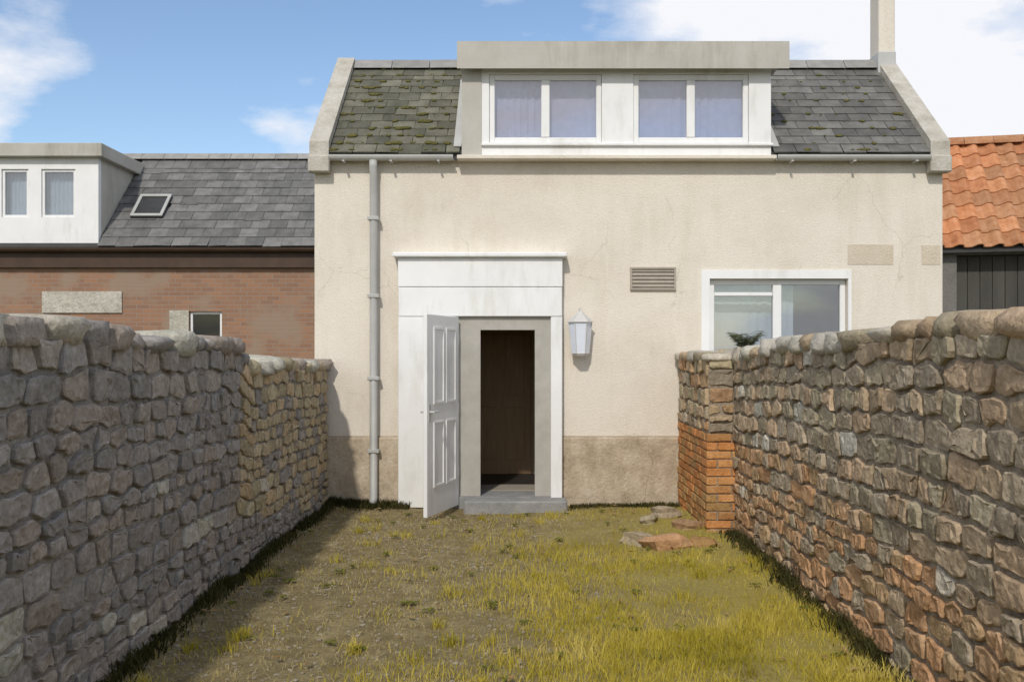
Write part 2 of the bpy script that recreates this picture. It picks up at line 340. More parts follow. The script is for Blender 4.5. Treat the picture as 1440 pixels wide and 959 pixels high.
def lump(rx, ry, rz, m, name, rough=.16):
    """An uneven block-like stone."""
    bm = bmesh.new(); bmesh.ops.create_cube(bm, size=2); bmesh.ops.subdivide_edges(bm, edges=bm.edges[:], cuts=2, use_grid_fill=True)
    ph = [random.uniform(0, 6.3) for _ in range(6)]
    for v in bm.verts:
        c = v.co; n = c.normalized()*1.25; c = c.lerp(n, .45)
        k = 1 + rough*(math.sin(2.1*c.x+ph[0])*math.cos(1.7*c.y+ph[1]) + .6*math.sin(3.1*c.z+ph[2]+c.x)) + random.uniform(-.05,.05)
        v.co = Vector((c.x*rx*k, c.y*ry*k, c.z*rz*k))
    me = bpy.data.meshes.new(name); bm.to_mesh(me); bm.free(); me.polygons.foreach_set('use_smooth', [True]*len(me.polygons)); me.materials.append(m); return me

def garden_wall(side, xin, hf, label, pick, mortar, cope):
    t = thing('garden_wall', label, 'wall', (xin, 6, 0)); s = -1 if side == 'left' else 1
    y0, y1 = 1.2, YF-.034; th = .40
    core = MB(); ny = 290; zs = 56; grid = []                      # mortar face with its own unevenness, the back and top plain
    for j in range(ny+1):
        y = y0 + (y1-y0)*j/ny; top = hf(y)-.07
        for k in range(zs+1):
            z = -.1 + (top+.1)*k/zs; grid.append((xin + s*(.002+.006*math.sin(11*y+7*z)*math.sin(13*z-5*y)+random.uniform(-.006,.006)), y, z))
    core.v = grid; q = zs+1
    for j in range(ny):
        for k in range(zs): a = j*q+k; core.f.append((a, a+q, a+q+1, a+1))
    co = core.build('mortar_face', mortar, t, True)
    ys = [y0, *[y0+(y1-y0)*k/20 for k in range(1,20)], y1]; back = MB()
    for a, b in zip(ys, ys[1:]):
        xa, xb = xin+s*.012, xin+s*th
        back.quad((xb,a,-.1),(xb,b,-.1),(xb,b,hf(b)-.07),(xb,a,hf(a)-.07)); back.quad((xa,a,hf(a)-.07),(xa,b,hf(b)-.07),(xb,b,hf(b)-.07),(xb,a,hf(a)-.07))
    back.build('wall_back', mortar, t)
    P = lambda a, z, o: (xin - s*o, a, z*(hf(a)-.05)/1.65)
    todo = []
    for poly in cells(2.75, y1-.01, -.05, 1.65, 1.0, .118):
        a = sum(p[0] for p in poly)/len(poly); z = sum(p[1] for p in poly)/len(poly); m = pick(a, z)
        if m == 'skip': continue
        w_ = max(p[0] for p in poly)-min(p[0] for p in poly); h_ = max(p[1] for p in poly)-min(p[1] for p in poly)
        todo.append((w_*h_/max(a, 3.45)**3 if a > 3.3 else 0, poly, m))
    todo.sort(key=lambda q: -q[0]); rest = {}
    for i, (_, poly, m) in enumerate(todo):
        me = stone_mesh(poly, P, M[m])
        if i < 270: inst('stone', me, t)
        else: rest.setdefault(m, []).append(me)
    for m, mes in rest.items():                      # the stones too far off to pick out singly, joined by kind
        bm = bmesh.new()
        for me in mes: bm.from_mesh(me); bpy.data.meshes.remove(me)
        me = bpy.data.meshes.new('small_stones'); bm.to_mesh(me); bm.free(); me.materials.append(M[m+'_joined'])
        inst('small_stones', me, t)['kind'] = 'stuff'
    y = 2.4
    while y < y1-.15:                                # coping of rough stones laid on the top
        l = random.uniform(.18,.44); l = min(l, y1-.02-y)
        hh = random.uniform(.042,.075)
        inst('cope_stone', lump(th/2*random.uniform(.98,1.1), l/2*.97, hh, M[cope(y)], 'cope_stone', .1), t,
             Matrix.Translation((xin+s*(th/2-.03), y+l/2, hf(y+l/2)-.055+hh*.5)) @ Matrix.Rotation(random.uniform(-.06,.06), 4, 'Z') @ Matrix.Rotation(random.uniform(-.07,.07), 4, 'X'))
        y += l
    return t
def ramp(y, pts):
    for (a, p), (b, q) in zip(pts, pts[1:]):
        if y <= b: return p + (q-p)*max(0, (y-a)/(b-a))
    return pts[-1][1]
def h_left(y): return ramp(y, [(1,1.74),(4,1.72),(7.1,1.665),(7.45,1.53),(10.4,1.50)]) + .012*math.sin(3.1*y)
def h_right(y): return ramp(y, [(1,1.76),(4,1.745),(7,1.68),(10.4,1.56)]) + .012*math.sin(2.7*y+1)
def pick_left(y, z):
    if y > 7.1 and z > .45-.12*(y-7.1) and random.random() < .8: return 'stone_tan'
    return 'stone_pale' if random.random() < .03 else 'stone_grey'
def pick_right(y, z):
    if 8.85 < y: return 'skip'
    r = random.random()
    if r < .045: return 'stone_pale'
    if z < .42 + .5*max(0, min(1, (y-3.4)/3.6)) and r < .75: return 'stone_red'
    return 'stone_brown'
lw = garden_wall('left', XL, h_left, 'grey rubble stone garden wall in shade with tan stones towards the house', pick_left, M['mortar_grey'], lambda y: 'stone_tan' if y > 7.3 and random.random() < .6 else 'stone_pale' if random.random() < .45 else 'stone_grey')
rw = garden_wall('right', XR, h_right, 'brown rubble stone garden wall with an orange brick pier at the house end', pick_right, M['mortar'], lambda y: 'stone_pale' if random.random() < .6 else 'stone_brown')
# the brick patch low in the sunny wall
bl, bh = .215, .065
bmesh_brick = []
for k in range(4):
    bm = bmesh.new(); bmesh.ops.create_cube(bm, size=1)
    for vv in bm.verts: vv.co = Vector((vv.co.x*.09, vv.co.y*bl, vv.co.z*bh))
    bmesh.ops.bevel(bm, geom=bm.edges[:], offset=.006, segments=1, affect='EDGES')
    for vv in bm.verts: vv.co += Vector((random.uniform(-.003,.003), random.uniform(-.004,.004), random.uniform(-.003,.003)))
    me = bpy.data.meshes.new('brick'); bm.to_mesh(me); bm.free(); me.materials.append(M['brick']); bmesh_brick.append(me)
PXI, PY0, PY1, PZB = 1.63, 8.72, YF-.034, .87        # pier: inner face, near end, house end, top of the brickwork
ptop = h_right(9.5)-.055
MB().box(PXI+.014, XR+.02, PY0+.014, PY1, -.1, ptop).build('pier_core', M['mortar'], rw)
row = 0; z = .0; e_ = .011
while z < PZB-.02:
    y = PY0 + (.1 if row % 2 else .0)                         # stretchers along the inner face, headers on the end face
    if row % 2: inst('brick', random.choice(bmesh_brick), rw, Matrix.Translation((PXI-.005+bl/2, PY0+.045+random.uniform(-.005,.005), z+bh/2)) @ Matrix.Rotation(R(90)+random.uniform(-.015,.015), 4, 'Z'))
    while y < PY1-.1:
        inst('brick', random.choice(bmesh_brick), rw, Matrix.Translation((PXI+.04+random.uniform(-.006,.006), y+bl/2, z+bh/2)) @ Matrix.Rotation(random.uniform(-.02,.02), 4, 'Z')); y += bl+e_
    x = PXI + (.22 if row % 2 else .096); l = XR-.004-x
    inst('brick', random.choice(bmesh_brick), rw, Matrix.Translation((x+l/2, PY0+.045+random.uniform(-.005,.005), z+bh/2)) @ Matrix.Rotation(R(90), 4, 'Z') @ Matrix.Scale(l/bl, 4, (0,1,0)))
    z += bh + e_; row += 1
zb = z
for poly in cells(PY0+.005, PY1-.01, zb, ptop+.01, 1.0, .118): inst('stone', stone_mesh(poly, lambda a, z, o: (PXI+.012-o, a, z), M[random.choice(('stone_brown','stone_brown','stone_red','stone_tan'))]), rw)
for poly in cells(PXI+.005, XR-.01, zb, ptop+.01, .9, .125): inst('stone', stone_mesh(poly, lambda a, z, o: (a, PY0+.012-o, z), M[random.choice(('stone_brown','stone_brown','stone_red','stone_tan'))]), rw)
y = PY0-.02
while y < PY1-.1:
    l = min(random.uniform(.22,.4), PY1-.01-y); hh = random.uniform(.035,.05)
    inst('cope_stone', lump(.15, l/2*.97, hh, M[random.choice(('stone_pale','stone_brown'))], 'cope_stone', .1), rw, Matrix.Translation((PXI+.125, y+l/2, ptop+hh*.6)) @ Matrix.Rotation(random.uniform(-.06,.06), 4, 'Z')); y += l

# ------------------------------------------------------------------ the cream house
HX0, HX1 = PX(442, YF), PX(1326, YF)
EAVE = 3.72; RY, RZ = 11.87, PZ(97, 11.87); YB = 13.6
house = thing('house', 'cream rendered cottage with white dormer and open white door', 'house', ((HX0+HX1)/2, YF, 0))
door = (PX(672,YF), PX(756,YF), .14, 1.90)
win = (PX(998,YF), PX(1192,YF), 1.15, PZ(392,YF))
wall = wall_holes(HX0, HX1, .74, EAVE, [(door[0],door[1],.74,door[3]), win], YF, YF+.3).build('wall', M['render'], house); bv = wall.modifiers.new('bevel', 'BEVEL'); bv.width = .012; bv.segments = 2; bv.limit_method = 'ANGLE'
pl = wall_holes(HX0-.015, HX1+.015, -.1, .74, [(door[0],door[1],-.1,.74)], YF-.03, YF+.3).build('plinth', M['plinth'], house); bv = pl.modifiers.new('bevel', 'BEVEL'); bv.width = .02; bv.segments = 2; bv.limit_method = 'ANGLE'
rise = (RZ-EAVE)/(RY-YF)
for nm, xa, xb in (('side_wall', HX0, HX0+.28), ('side_wall', HX1-.28, HX1)):
    MB().prism([(YF+.301,-.1),(YB,-.1),(YB,EAVE-.1),(RY,RZ-.09),(YF+.301,EAVE+.301*rise-.09)], 'x', xa, xb).build(nm, M['render'], house)
MB().box(HX0+.281, HX1-.281, YB-.28, YB, -.1, EAVE-.1).build('rear_wall', M['render'], house)
MB().box(HX0+.281, HX1-.281, YF+.301, YB-.281, -.1, .12).build('floor', M['floor'], house)
MB().box(HX0+.281, HX1-.281, 12.35, 12.43, .121, 3.199).build('partition', M['dark'], house)
idr = MB().box(-.62, .12, 12.31, 12.349, .121, 2.0, .004).build('inner_door', M['woodbrown'], house)
for a_, b_, c_, d_ in ((-.54,-.30,.3,.95),(-.20,.04,.3,.95),(-.54,-.30,1.1,1.85),(-.20,.04,1.1,1.85)): MB().box(a_, b_, 12.296, 12.309, c_, d_, .005).build('panel', M['woodbrown'], idr)
MB().box(.16, .749, 12.325, 12.349, .121, .24).build('skirting', M['greyframe'], house)
MB().box(-.45, .18, YF+.36, YF+.85, .121, .135, .004).build('door_mat', M['taupe'], house)
MB().box(HX0+.281, HX1-.281, YF+.301, YB-.281, 3.2, 3.28).build('ceiling', M['dark'], house)
MB().box(.75, .83, YF+.301, 12.349, .121, 3.199).build('partition', M['dark'], house)
# roof: underlay slabs, then each slate
DX0, DX1 = PX(650,10.3), PX(1084,10.3)
ang = math.atan2(RZ-(EAVE+.0), RY-(YF))
def slope_pts(y0, z0, y1, z1, t): return [(y0,z0),(y1,z1),(y1,z1-t),(y0,z0-t)]
EY, EZ = YF-.075, EAVE-.075*rise+.02
roof = MB()
for xa, xb in ((HX0-.02, DX0-.001), (DX1+.001, HX1+.02)): roof.prism(slope_pts(EY, EZ, RY, RZ, .07), 'x', xa, xb)
roof.prism(slope_pts(RY+.001, RZ, YB+.15, EAVE-.12, .07), 'x', HX0-.02, HX1+.02)
# hidden strip above the dormer
DT = 4.775
yt = EY + (DT-.06-EZ)/rise
roof.prism(slope_pts(yt, DT-.06, RY, RZ, .07), 'x', DX0, DX1)
roof = roof.build('roof', M['underlay'], house)
def slate_mesh(w, l, t, m):
    bm = bmesh.new(); bmesh.ops.create_cube(bm, size=1)
    for v in bm.verts:
        v.co = Vector((v.co.x*w, v.co.y*l, v.co.z*t))
        if v.co.y < 0: v.co.x += random.uniform(-.006,.006); v.co.y += random.uniform(-.006,.006)
    me = bpy.data.meshes.new('slate'); bm.to_mesh(me); bm.free(); me.materials.append(m); return me
def lay(parent, x0, x1, y0, z0, y1, z1, w, ex, m, name='slate', holes=(), t=.012, limit=300):
    a = math.atan2(z1-z0, y1-y0); Ls = math.hypot(z1-z0, y1-y0); l = ex*1.75; ms = {}
    def get(ww):
        k = round(ww, 2); ms.setdefault(k, [slate_mesh(max(.03,k-.007), l, t, m) for _ in range(3)]); return random.choice(ms[k])
    n = int(Ls/ex); ex = Ls/n; cnt = 0
    for r in range(n):
        x = x0
        if r % 2: step0 = w/2
        else: step0 = w
        first = True
        while x < x1-.01:
            ww = min(step0 if first else w, x1-x); first = False
            d = r*ex + l/2 - .03
            if d + l/2 > Ls + .02: d = Ls + .02 - l/2
            cy, cz = y0 + d*math.cos(a), z0 + d*math.sin(a); cx = x+ww/2
            if not any(h[0] < cx < h[1] and h[2] < r*ex < h[3] for h in holes):
                Mx = Matrix.Translation((cx, cy, cz)) @ Matrix.Rotation(a, 4, 'X') @ Matrix.Translation((0, 0, .022 + (.004 if r == n-1 else 0))) @ Matrix.Rotation(-.05+random.uniform(-.006,.006), 4, 'X') @ Matrix.Rotation(random.gauss(0,.008) if random.random() > .05 else random.uniform(-.09,.09), 4, 'Z') @ Matrix.Translation((0, 0 if random.random() > .04 else -random.uniform(.015,.045), 0))
                inst(name, get(ww), parent, Mx); cnt += 1
            x += ww
    return cnt
c1 = lay(roof, HX0+.175, DX0-.02, EY, EZ, RY, RZ, .24, .165, M['slate_left'])
c2 = lay(roof, DX1+.02, HX1-.175, EY, EZ, RY, RZ, .24, .165, M['slate'])
x = HX0+.18
rt = MB().prism([(-.13,-.10),(-.115,-.10),(0,.01),(.115,-.10),(.13,-.10),(0,.03)], 'x', 0, .44).mesh('ridge_tile', M['ridge'])
while x < HX1-.55:
    inst('ridge_tile', rt, roof, Matrix.Translation((x, RY, RZ+.075)) @ Matrix.Rotation(random.uniform(-.01,.01), 4, 'Y')); x += .447
# bargeboards
for xa, xb in ((HX0-.03, HX0+.17), (HX1-.17, HX1+.03)):
    MB().prism(slope_pts(EY-.03, EZ+.12, RY, RZ+.13, .19), 'x', xa, xb).build('skew_coping', M['skew'], house)
    MB().prism(slope_pts(RY+.001, RZ+.13, YB+.12, EAVE-.02, .19), 'x', xa, xb).build('skew_coping', M['skew'], house)
    MB().box(xa-.01, xb+.01, EY-.06, YF-.002, EZ-.20, EZ-.03, .01).build('skew_putt', M['skew'], house)
def cushions(name, parent, x0, x1, ey, ez, ry, rz, n, m, r0=.015, r1=.045):
    """Moss cushions and lichen lumps sitting on the slope, joined."""
    bm = bmesh.new(); bmesh.ops.create_icosphere(bm, subdivisions=2, radius=1); bm.verts.index_update(); iv = [v.co.copy() for v in bm.verts]; fi = [[v.index for v in f.verts] for f in bm.faces]; bm.free()
    mb = MB(); a = math.atan2(rz-ez, ry-ey); Ls = math.hypot(rz-ez, ry-ey)
    for k in range(n):
        d = Ls*random.random()**1.5*.97; x = random.uniform(x0, x1); d = round(d/.165)*.165 - .02 + random.uniform(-.01,.02); r = random.uniform(r0, r1); i = len(mb.v); ph = random.uniform(0,6); st = random.uniform(1,2.2)
        o = Vector((x, ey+max(.01,d)*math.cos(a), ez+max(.01,d)*math.sin(a))) + Vector((0,-math.sin(a),math.cos(a)))*.038
        for c in iv:
            q = 1+.22*math.sin(4*c.x+ph)*math.cos(5*c.y+ph); mb.v.append(tuple(o + Vector((c.x*r*st*q, c.y*r*q*math.cos(a)-c.z*r*.4*math.sin(a), c.y*r*q*math.sin(a)+c.z*r*.4*math.cos(a)))))
        mb.f += [tuple(i+j for j in f) for f in fi]
    o = mb.build(name, m, parent, True); o['kind'] = 'stuff'; return o
M['moss'] = mat('roof_moss', [(.07,.07,.018),(.12,.11,.03),(.17,.15,.055)], 25, .95, .8, 120)
cushions('moss', roof, HX0+.2, DX0-.05, EY, EZ, RY, RZ, 110, M['moss'], .007, .032); cushions('moss', roof, DX1+.05, HX1-.2, EY, EZ, RY, RZ, 50, M['moss'], .007, .028)
for xa in (DX0-.09, DX1+.01): MB().prism(slope_pts(EY+.02, EZ+.085, yt-.02, EZ+.085+(yt-.04-EY)*rise, .012), 'x', xa, xa+.08).build('lead_flashing', M['pipe'], roof)
# gutter along the eave, with brackets
def gutter(x0, x1, y, z, r, m, parent, name='gutter'):
    pts = [(y + r*math.cos(a), z + r*math.sin(a)) for a in [math.pi + math.pi*k/8 for k in range(9)]]
    pts += [(y + (r-.006)*math.cos(a), z + (r-.006)*math.sin(a)) for a in [2*math.pi - math.pi*k/8 for k in range(9)]]
    return MB().prism(pts, 'x', x0, x1).build(name, m, parent)
GZ = PZ(222, 10.2)
for ga, gb in ((HX0+.18, DX0-.09), (DX1+.05, HX1-.18)):
  gt = gutter(ga, gb, EY-.035, EZ-.03, .055, M['gutter'], house)
  for k in range(3):
    x = ga+.15 + k*(gb-ga-.3)/2; MB().box(x-.012, x+.012, EY-.094, YF-.026, EZ-.099, EZ-.088).build('bracket', M['gutter'], gt)
MB().box(HX0+.02, HX1-.02, YF-.024, YF-.003, EAVE-.11, EAVE-.03).build('fascia_board', M['render'], house)
# downpipe
xd = PX(527, YF)
dp = MB().tube([(xd, EY-.035, EZ-.08), (xd, EY-.035, EZ-.14), (xd, YF-.075, EZ-.24), (xd, YF-.075, 2), (xd, YF-.075, .12), (xd, YF-.14, .06)], .042, 14).build('downpipe', M['pipe'], house, True)
for z in (3.0, 2.2, 1.35, .6): MB().box(xd-.06, xd+.06, YF-.125, YF-.032, z-.02, z+.02, .006).build('pipe_clip', M['pipe'], dp)
# dormer: box body with window openings
DY = YF-.035
holes = [(PX(688,DY), PX(846,DY), PZ(202,DY), PZ(106,DY)), (PX(890,DY), PX(1052,DY), PZ(202,DY), PZ(106,DY))]
dorm = wall_holes(DX0, DX1, EZ-.02, DT-.16, holes, DY-.04, DY+.1).build('dormer', M['white'], house)
MB().box(DX0-.004, DX0+.20, DY-.052, DY-.041, EZ-.03, DT-.17).build('corner_board', M['fascia'], dorm)
for xa, xb in ((DX0, DX0+.06), (DX1-.06, DX1)):
    MB().prism([(DY+.101, EAVE), (DY+.101, DT-.161), (EY+(DT-.16-EZ)/rise+.1, DT-.161)], 'x', xa, xb).build('cheek', M['fascia'], dorm)
MB().box(DX0-.035, DX1+.14, DY-.16, yt+.25, DT-.16, DT, .008).build('flat_roof', M['fascia'], dorm)
MB().box(DX0-.045, DX1+.155, DY-.178, DY-.163, DT-.262, DT+.015).build('fascia_board', M['fascia'], dorm)
MB().box(DX0+.2, DX1+.02, DY-.075, DY-.042, PZ(203,DY)-.03, PZ(203,DY)-.002, .006).build('sill', M['white'], dorm)
MB().box(DX0-.05, DX1+.04, YF-.165, YF-.002, EZ-.075, EZ-.034, .006).build('shadow_board', M['render'], dorm)  # projecting board added below the dormer to cast a shadow band on the wall
MB().box(DX0+.061, DX1-.061, DY+.8, DY+.86, 3.3, DT-.162).build('back_board', M['dark'], dorm)
def window_frame(h, y, parent, fw=.055, mull=1, m=None, top=False, name='window'):
    x0, x1, z0, z1 = h; m = m or M['white']; mb = MB()
    mb.box(x0+.002, x0+fw, y, y+.06, z0+.002, z1-.002, .006); mb.box(x1-fw, x1-.002, y, y+.06, z0+.002, z1-.002, .006)
    mb.box(x0+fw-.002, x1-fw+.002, y+.002, y+.058, z0+.002, z0+fw, .006); mb.box(x0+fw-.002, x1-fw+.002, y+.002, y+.058, z1-fw, z1-.002, .006)
    for k in range(mull):
        xm = x0 + (x1-x0)*(k+1)/(mull+1); mb.box(xm-fw*.75, xm+fw*.75, y-.004, y+.056, z0+fw, z1-fw, .006)
    return mb.build(name, m, parent)
def panes(h, y, parent, mull, fw=.045, m='glass'):
    x0, x1, z0, z1 = h
    for k in range(mull+1):
        a = x0 + (x1-x0)*k/(mull+1) + fw*.7; b = x0 + (x1-x0)*(k+1)/(mull+1) - fw*.7
        MB().box(a, b, y+.028, y+.033, z0+fw*.8, z1-fw*.8).build('pane', M[m], parent)
def curtain(x0, x1, z0, z1, y, m, parent, amp=.018, wl=.07):
    n = int((x1-x0)/.012); mb = MB()
    for k in range(n+1):
        x = x0 + (x1-x0)*k/n; yy = y + amp*(.55+.45*math.sin(x*7.3+1))*math.sin(2*math.pi*x/wl + 1.7*math.sin(x*5)+.9*math.sin(x*13.1))
        mb.v += [(x, yy, z0), (x, yy+.004, z1)]
        if k: i = 2*k; mb.f.append((i-2, i, i+1, i-1))
    return mb.build('curtain', m, parent, True)
for h in holes:
    window_frame(h, DY-.02, dorm, .058, 1, name='window_frame'); panes(h, DY-.02, dorm, 1, .058)
    curtain(h[0]-.04, h[1]+.04, h[2]-.03, h[3]+.04, DY+.10, M['net'], dorm, .012, .085)
# ground floor window
wf = window_frame(win, YF+.06, house, .06, 1); panes(win, YF+.06, wf, 1, .06)
MB().box(win[0]+.06, (win[0]+win[1])/2-.05, YF+.055, YF+.125, PZ(412,YF)-.03, PZ(412,YF)+.01, .005).build('transom', M['white'], wf)
curtain(win[0]+.01, win[1]-.5, win[2], win[3], YF+.25, M['netblue'], wf, .01, .11)
MB().box(win[0]-.06, win[1]+.06, YF-.06, YF+.055, win[2]-.07, win[2]-.003, .008).build('sill', M['stonecill'], wf)
sr = MB(); e = .09
sr.box(win[0]-e, win[0]-.002, YF-.014, YF-.001, win[2], win[3]+e); sr.box(win[1]+.002, win[1]+e*.4, YF-.014, YF-.001, win[2], win[3]+e); sr.box(win[0]-.002, win[1]+.002, YF-.014, YF-.001, win[3]+.001, win[3]+e)
sr.build('painted_surround', M['white'], wf)
# white door surround, frame, step, the open leaf
SX0, SX1, SZ = PX(562,YF), PX(790,YF), PZ(364,YF)
IX0, IX1, IZ = PX(640,YF), PX(774,YF), PZ(446,YF)
sur = MB().box(SX0-.05, SX1+.05, YF-.19, YF-.002, SZ+.001, SZ+.05, .01).build('door_surround', M['white'], house)
mid = (SX0+IX0)/2
for a_, b_, c_, d_, p_ in ((SX0, mid-.002, .02, IZ-.002, 0), (mid+.002, IX0, .02, IZ-.002, .003), (IX1, SX1, .02, IZ-.002, .002), (SX0+.003, SX1-.002, IZ+.002, (IZ+SZ)/2-.002, .001), (SX0-.002, SX1+.002, (IZ+SZ)/2+.002, SZ, .004)):
    MB().box(a_, b_, YF-.13-p_, YF-.034, c_, d_, .006).build('surround_board', M['white'], sur)
wall_holes(IX0+.001, IX1-.001, .1, IZ-.001, [(door[0]+.03, door[1]-.03, .1, door[3]-.05)], YF-.085, YF-.033).build('door_frame', M['doorframe'], house)
MB().box(PX(655,YF), SX1+.04, YF-.42, YF-.135, -.1, .13, .015).build('doorstep', M['stonecill'], house)
MB().box(IX0+.005, IX1-.005, YF-.134, YF+.3, -.1, .138).build('threshold', M['stonecill'], house)
hx, hy = -.66, YF-.15; lwid = .86; la = math.atan2(-.80, -.24)   # leaf swings out towards the lawn
leaf = MB()
leaf.box(0, lwid, -.02, .02, .055, 1.98, .004); lf = leaf.build('door', M['white'], house)
lf.matrix_basis = Matrix.Translation((hx, hy, 0)) @ Matrix.Rotation(la, 4, 'Z')
def leafpart(name, mb, m):
    o = bpy.data.objects.new(name, mb.mesh(name, m)); COL.objects.link(o); o.parent = lf; return o
for (a, b, c, d) in ((.1,.37,.32,.95),(.43,.70,.32,.95),(.1,.37,1.12,1.86),(.43,.70,1.12,1.86)):
    for yy in (-1, 1):
        p = MB(); y0, y1 = sorted((yy*.0205, yy*.03)); w = .022
        p.box(a, b, y0, y1, c, c+w); p.box(a, b, y0, y1, d-w, d); p.box(a, a+w, y0, y1, c+w+.001, d-w-.001); p.box(b-w, b, y0, y1, c+w+.001, d-w-.001); leafpart('panel_moulding', p, M['white'])
for yy in (-1, 1): leafpart('handle', MB().tube([(.80, yy*.02, 1.05), (.80, yy*.065, 1.05), (.70, yy*.068, 1.05)], .011, 8), M['steel'])
leafpart('lock_plate', MB().box(.775, .825, -.0245, .0245, .95, 1.13, .002), M['steel']); leafpart('letter_plate', MB().box(.27, .53, -.027, -.0205, 1.0, 1.06, .002), M['steel'])
for z in (.4, 1.05, 1.75): leafpart('hinge', MB().tube([(-.008, .012, z-.05), (-.008, .012, z+.05)], .01, 8), M['steel'])
# chimney
CXc = (PX(1224,11.87)+PX(1258,11.87))/2
CXc = 4.305
ch = MB().box(CXc-.095, CXc+.095, RY-.15, RY+.15, RZ-.6, 6.55, .01).build('chimney', M['render'], house)
MB().box(CXc-.13, CXc+.13, RY-.19, RY+.19, 6.551, 6.63, .012).build('chimney_cap', M['stonecill'], ch)
MB().box(CXc-.104, CXc+.104, RY-.16, RY+.16, RZ-.1, RZ+.16, .01).build('flashing', M['gutter'], ch)
for dy in (0,): MB().lathe((CXc, RY+dy, 6.63), [(.095,0),(.085,.1),(.08,.3),(.1,.32),(.1,.36),(.07,.36),(.07,.1)], 14).build('chimney_pot', M['brick'], ch, True)
# vent and wall lamp
vx0, vx1, vz0, vz1 = PX(886,YF), PX(950,YF), PZ(408,YF), PZ(376,YF)
vt = MB(); vt.box(vx0, vx1, YF-.03, YF-.001, vz0, vz0+.02); vt.box(vx0, vx1, YF-.03, YF-.001, vz1-.02, vz1); vt.box(vx0, vx0+.02, YF-.03, YF-.001, vz0+.021, vz1-.021); vt.box(vx1-.02, vx1, YF-.03, YF-.001, vz0+.021, vz1-.021)
vt = vt.build('vent', M['taupe'], house)
for k in range(5):
    z = vz0+.035 + k*(vz1-vz0-.06)/4.5; MB().prism([(YF-.026,z),(YF-.022,z),(YF-.002,z+.028),(YF-.006,z+.028)], 'x', vx0+.021, vx1-.021).build('slat', M['taupe'], vt)
M['patch'] = mat('repair_patch', [(.56,.48,.37),(.63,.55,.44)], 5, .95, .5, 60, fine=.08)
for a_, b_, c_, d_ in ((1192,1256,372,344),(1296,1322,372,345)): MB().box(PX(a_,YF), PX(b_,YF), YF-.005, YF-.001, PZ(c_,YF), PZ(d_,YF)).build('repair_patch', M['patch'], house)
lx, lz = PX(815,YF), PZ(470,YF)
lamp = thing('wall_lantern', 'pale frosted glass wall lantern on a bracket beside the white door surround', 'lamp', (lx, YF-.13, lz-.2))
MB().box(lx-.05, lx+.05, YF-.018, YF-.001, lz-.02, lz+.2, .005).build('back_plate', M['lampwhite'], lamp)
MB().tube([(lx, YF-.018, lz+.12), (lx, YF-.07, lz+.27), (lx, YF-.13, lz+.26), (lx, YF-.13, lz+.2)], .010, 8).build('arm', M['lampwhite'], lamp, True)
MB().lathe((lx, YF-.13, lz), [(.01,.235),(.03,.22),(.13,.13),(.135,.12),(.12,.118)], 6).build('cap', M['lampwhite'], lamp)
MB().lathe((lx, YF-.13, lz), [(.085,-.2),(.115,.117)], 6).build('glass_shade', M['frost'], lamp)
for k in range(6):
    a = math.pi/3*k; MB().tube([(lx+.088*math.cos(a), YF-.13+.088*math.sin(a), lz-.2), (lx+.118*math.cos(a), YF-.13+.118*math.sin(a), lz+.117)], .005, 6).build('glazing_bar', M['lampwhite'], lamp)
MB().lathe((lx, YF-.13, lz), [(.02,-.235),(.07,-.225),(.09,-.2),(.088,-.195)], 6).build('base', M['lampwhite'], lamp)
MB().lathe((lx, YF-.13, lz), [(.012,-.19),(.035,-.1),(.04,-.02),(.03,.04),(.01,.06)], 10).build('bulb', M['white'], lamp, True)

# ------------------------------------------------------------------ neighbour house behind the left wall
def brick_wall_material(name, c1, c2, mo, sc=1.0):
    m = bpy.data.materials.new(name); m.use_nodes = True; t = m.node_tree; n = t.nodes; l = t.links; b = n['Principled BSDF']; b.inputs['Roughness'].default_value = .9
    geo = n.new('ShaderNodeNewGeometry'); sp = n.new('ShaderNodeSeparateXYZ'); l.new(geo.outputs['Position'], sp.inputs[0]); cb = n.new('ShaderNodeCombineXYZ')
    ad = n.new('ShaderNodeMath'); l.new(sp.outputs[0], ad.inputs[0]); l.new(sp.outputs[1], ad.inputs[1]); l.new(ad.outputs[0], cb.inputs[0]); l.new(sp.outputs[2], cb.inputs[1])
    br = n.new('ShaderNodeTexBrick'); br.inputs['Scale'].default_value = 1; br.inputs['Brick Width'].default_value = .235*sc; br.inputs['Row Height'].default_value = .078*sc; br.inputs['Mortar Size'].default_value = .007
    br.inputs['Color1'].default_value = (*c1,1); br.inputs['Color2'].default_value = (*c2,1); br.inputs['Mortar'].default_value = (*mo,1); br.inputs['Bias'].default_value = 0
    l.new(cb.outputs[0], br.inputs[0])
    nz = n.new('ShaderNodeTexNoise'); nz.inputs['Scale'].default_value = 1.6; nz.inputs['Detail'].default_value = 7; l.new(geo.outputs['Position'], nz.inputs[0])
    rp = n.new('ShaderNodeValToRGB'); rp.color_ramp.elements[0].position = .50; rp.color_ramp.elements[1].position = .62; l.new(nz.outputs[0], rp.inputs[0])
    mm = n.new('ShaderNodeMix'); mm.data_type = 'RGBA'; l.new(rp.outputs[0], mm.inputs[0]); l.new(br.outputs[0], mm.inputs[6]); mm.inputs[7].default_value = (.29,.21,.15,1); 
    l.new(mm.outputs[2], b.inputs['Base Color'])
    bp = n.new('ShaderNodeBump'); bp.inputs['Strength'].default_value = .4; bp.inputs['Distance'].default_value = .01; bp.invert = True; l.new(br.outputs['Fac'], bp.inputs['Height']); l.new(bp.outputs[0], b.inputs['Normal'])
    return m
M['fbrick'] = brick_wall_material('weathered_brickwork', (.33,.175,.10), (.25,.14,.09), (.27,.215,.17))
M['darkwood'] = mat('grey_boarding', [(.06,.057,.05),(.09,.085,.075)], 5, .8, .3, 40, .15, stretch=(1,1,.15))
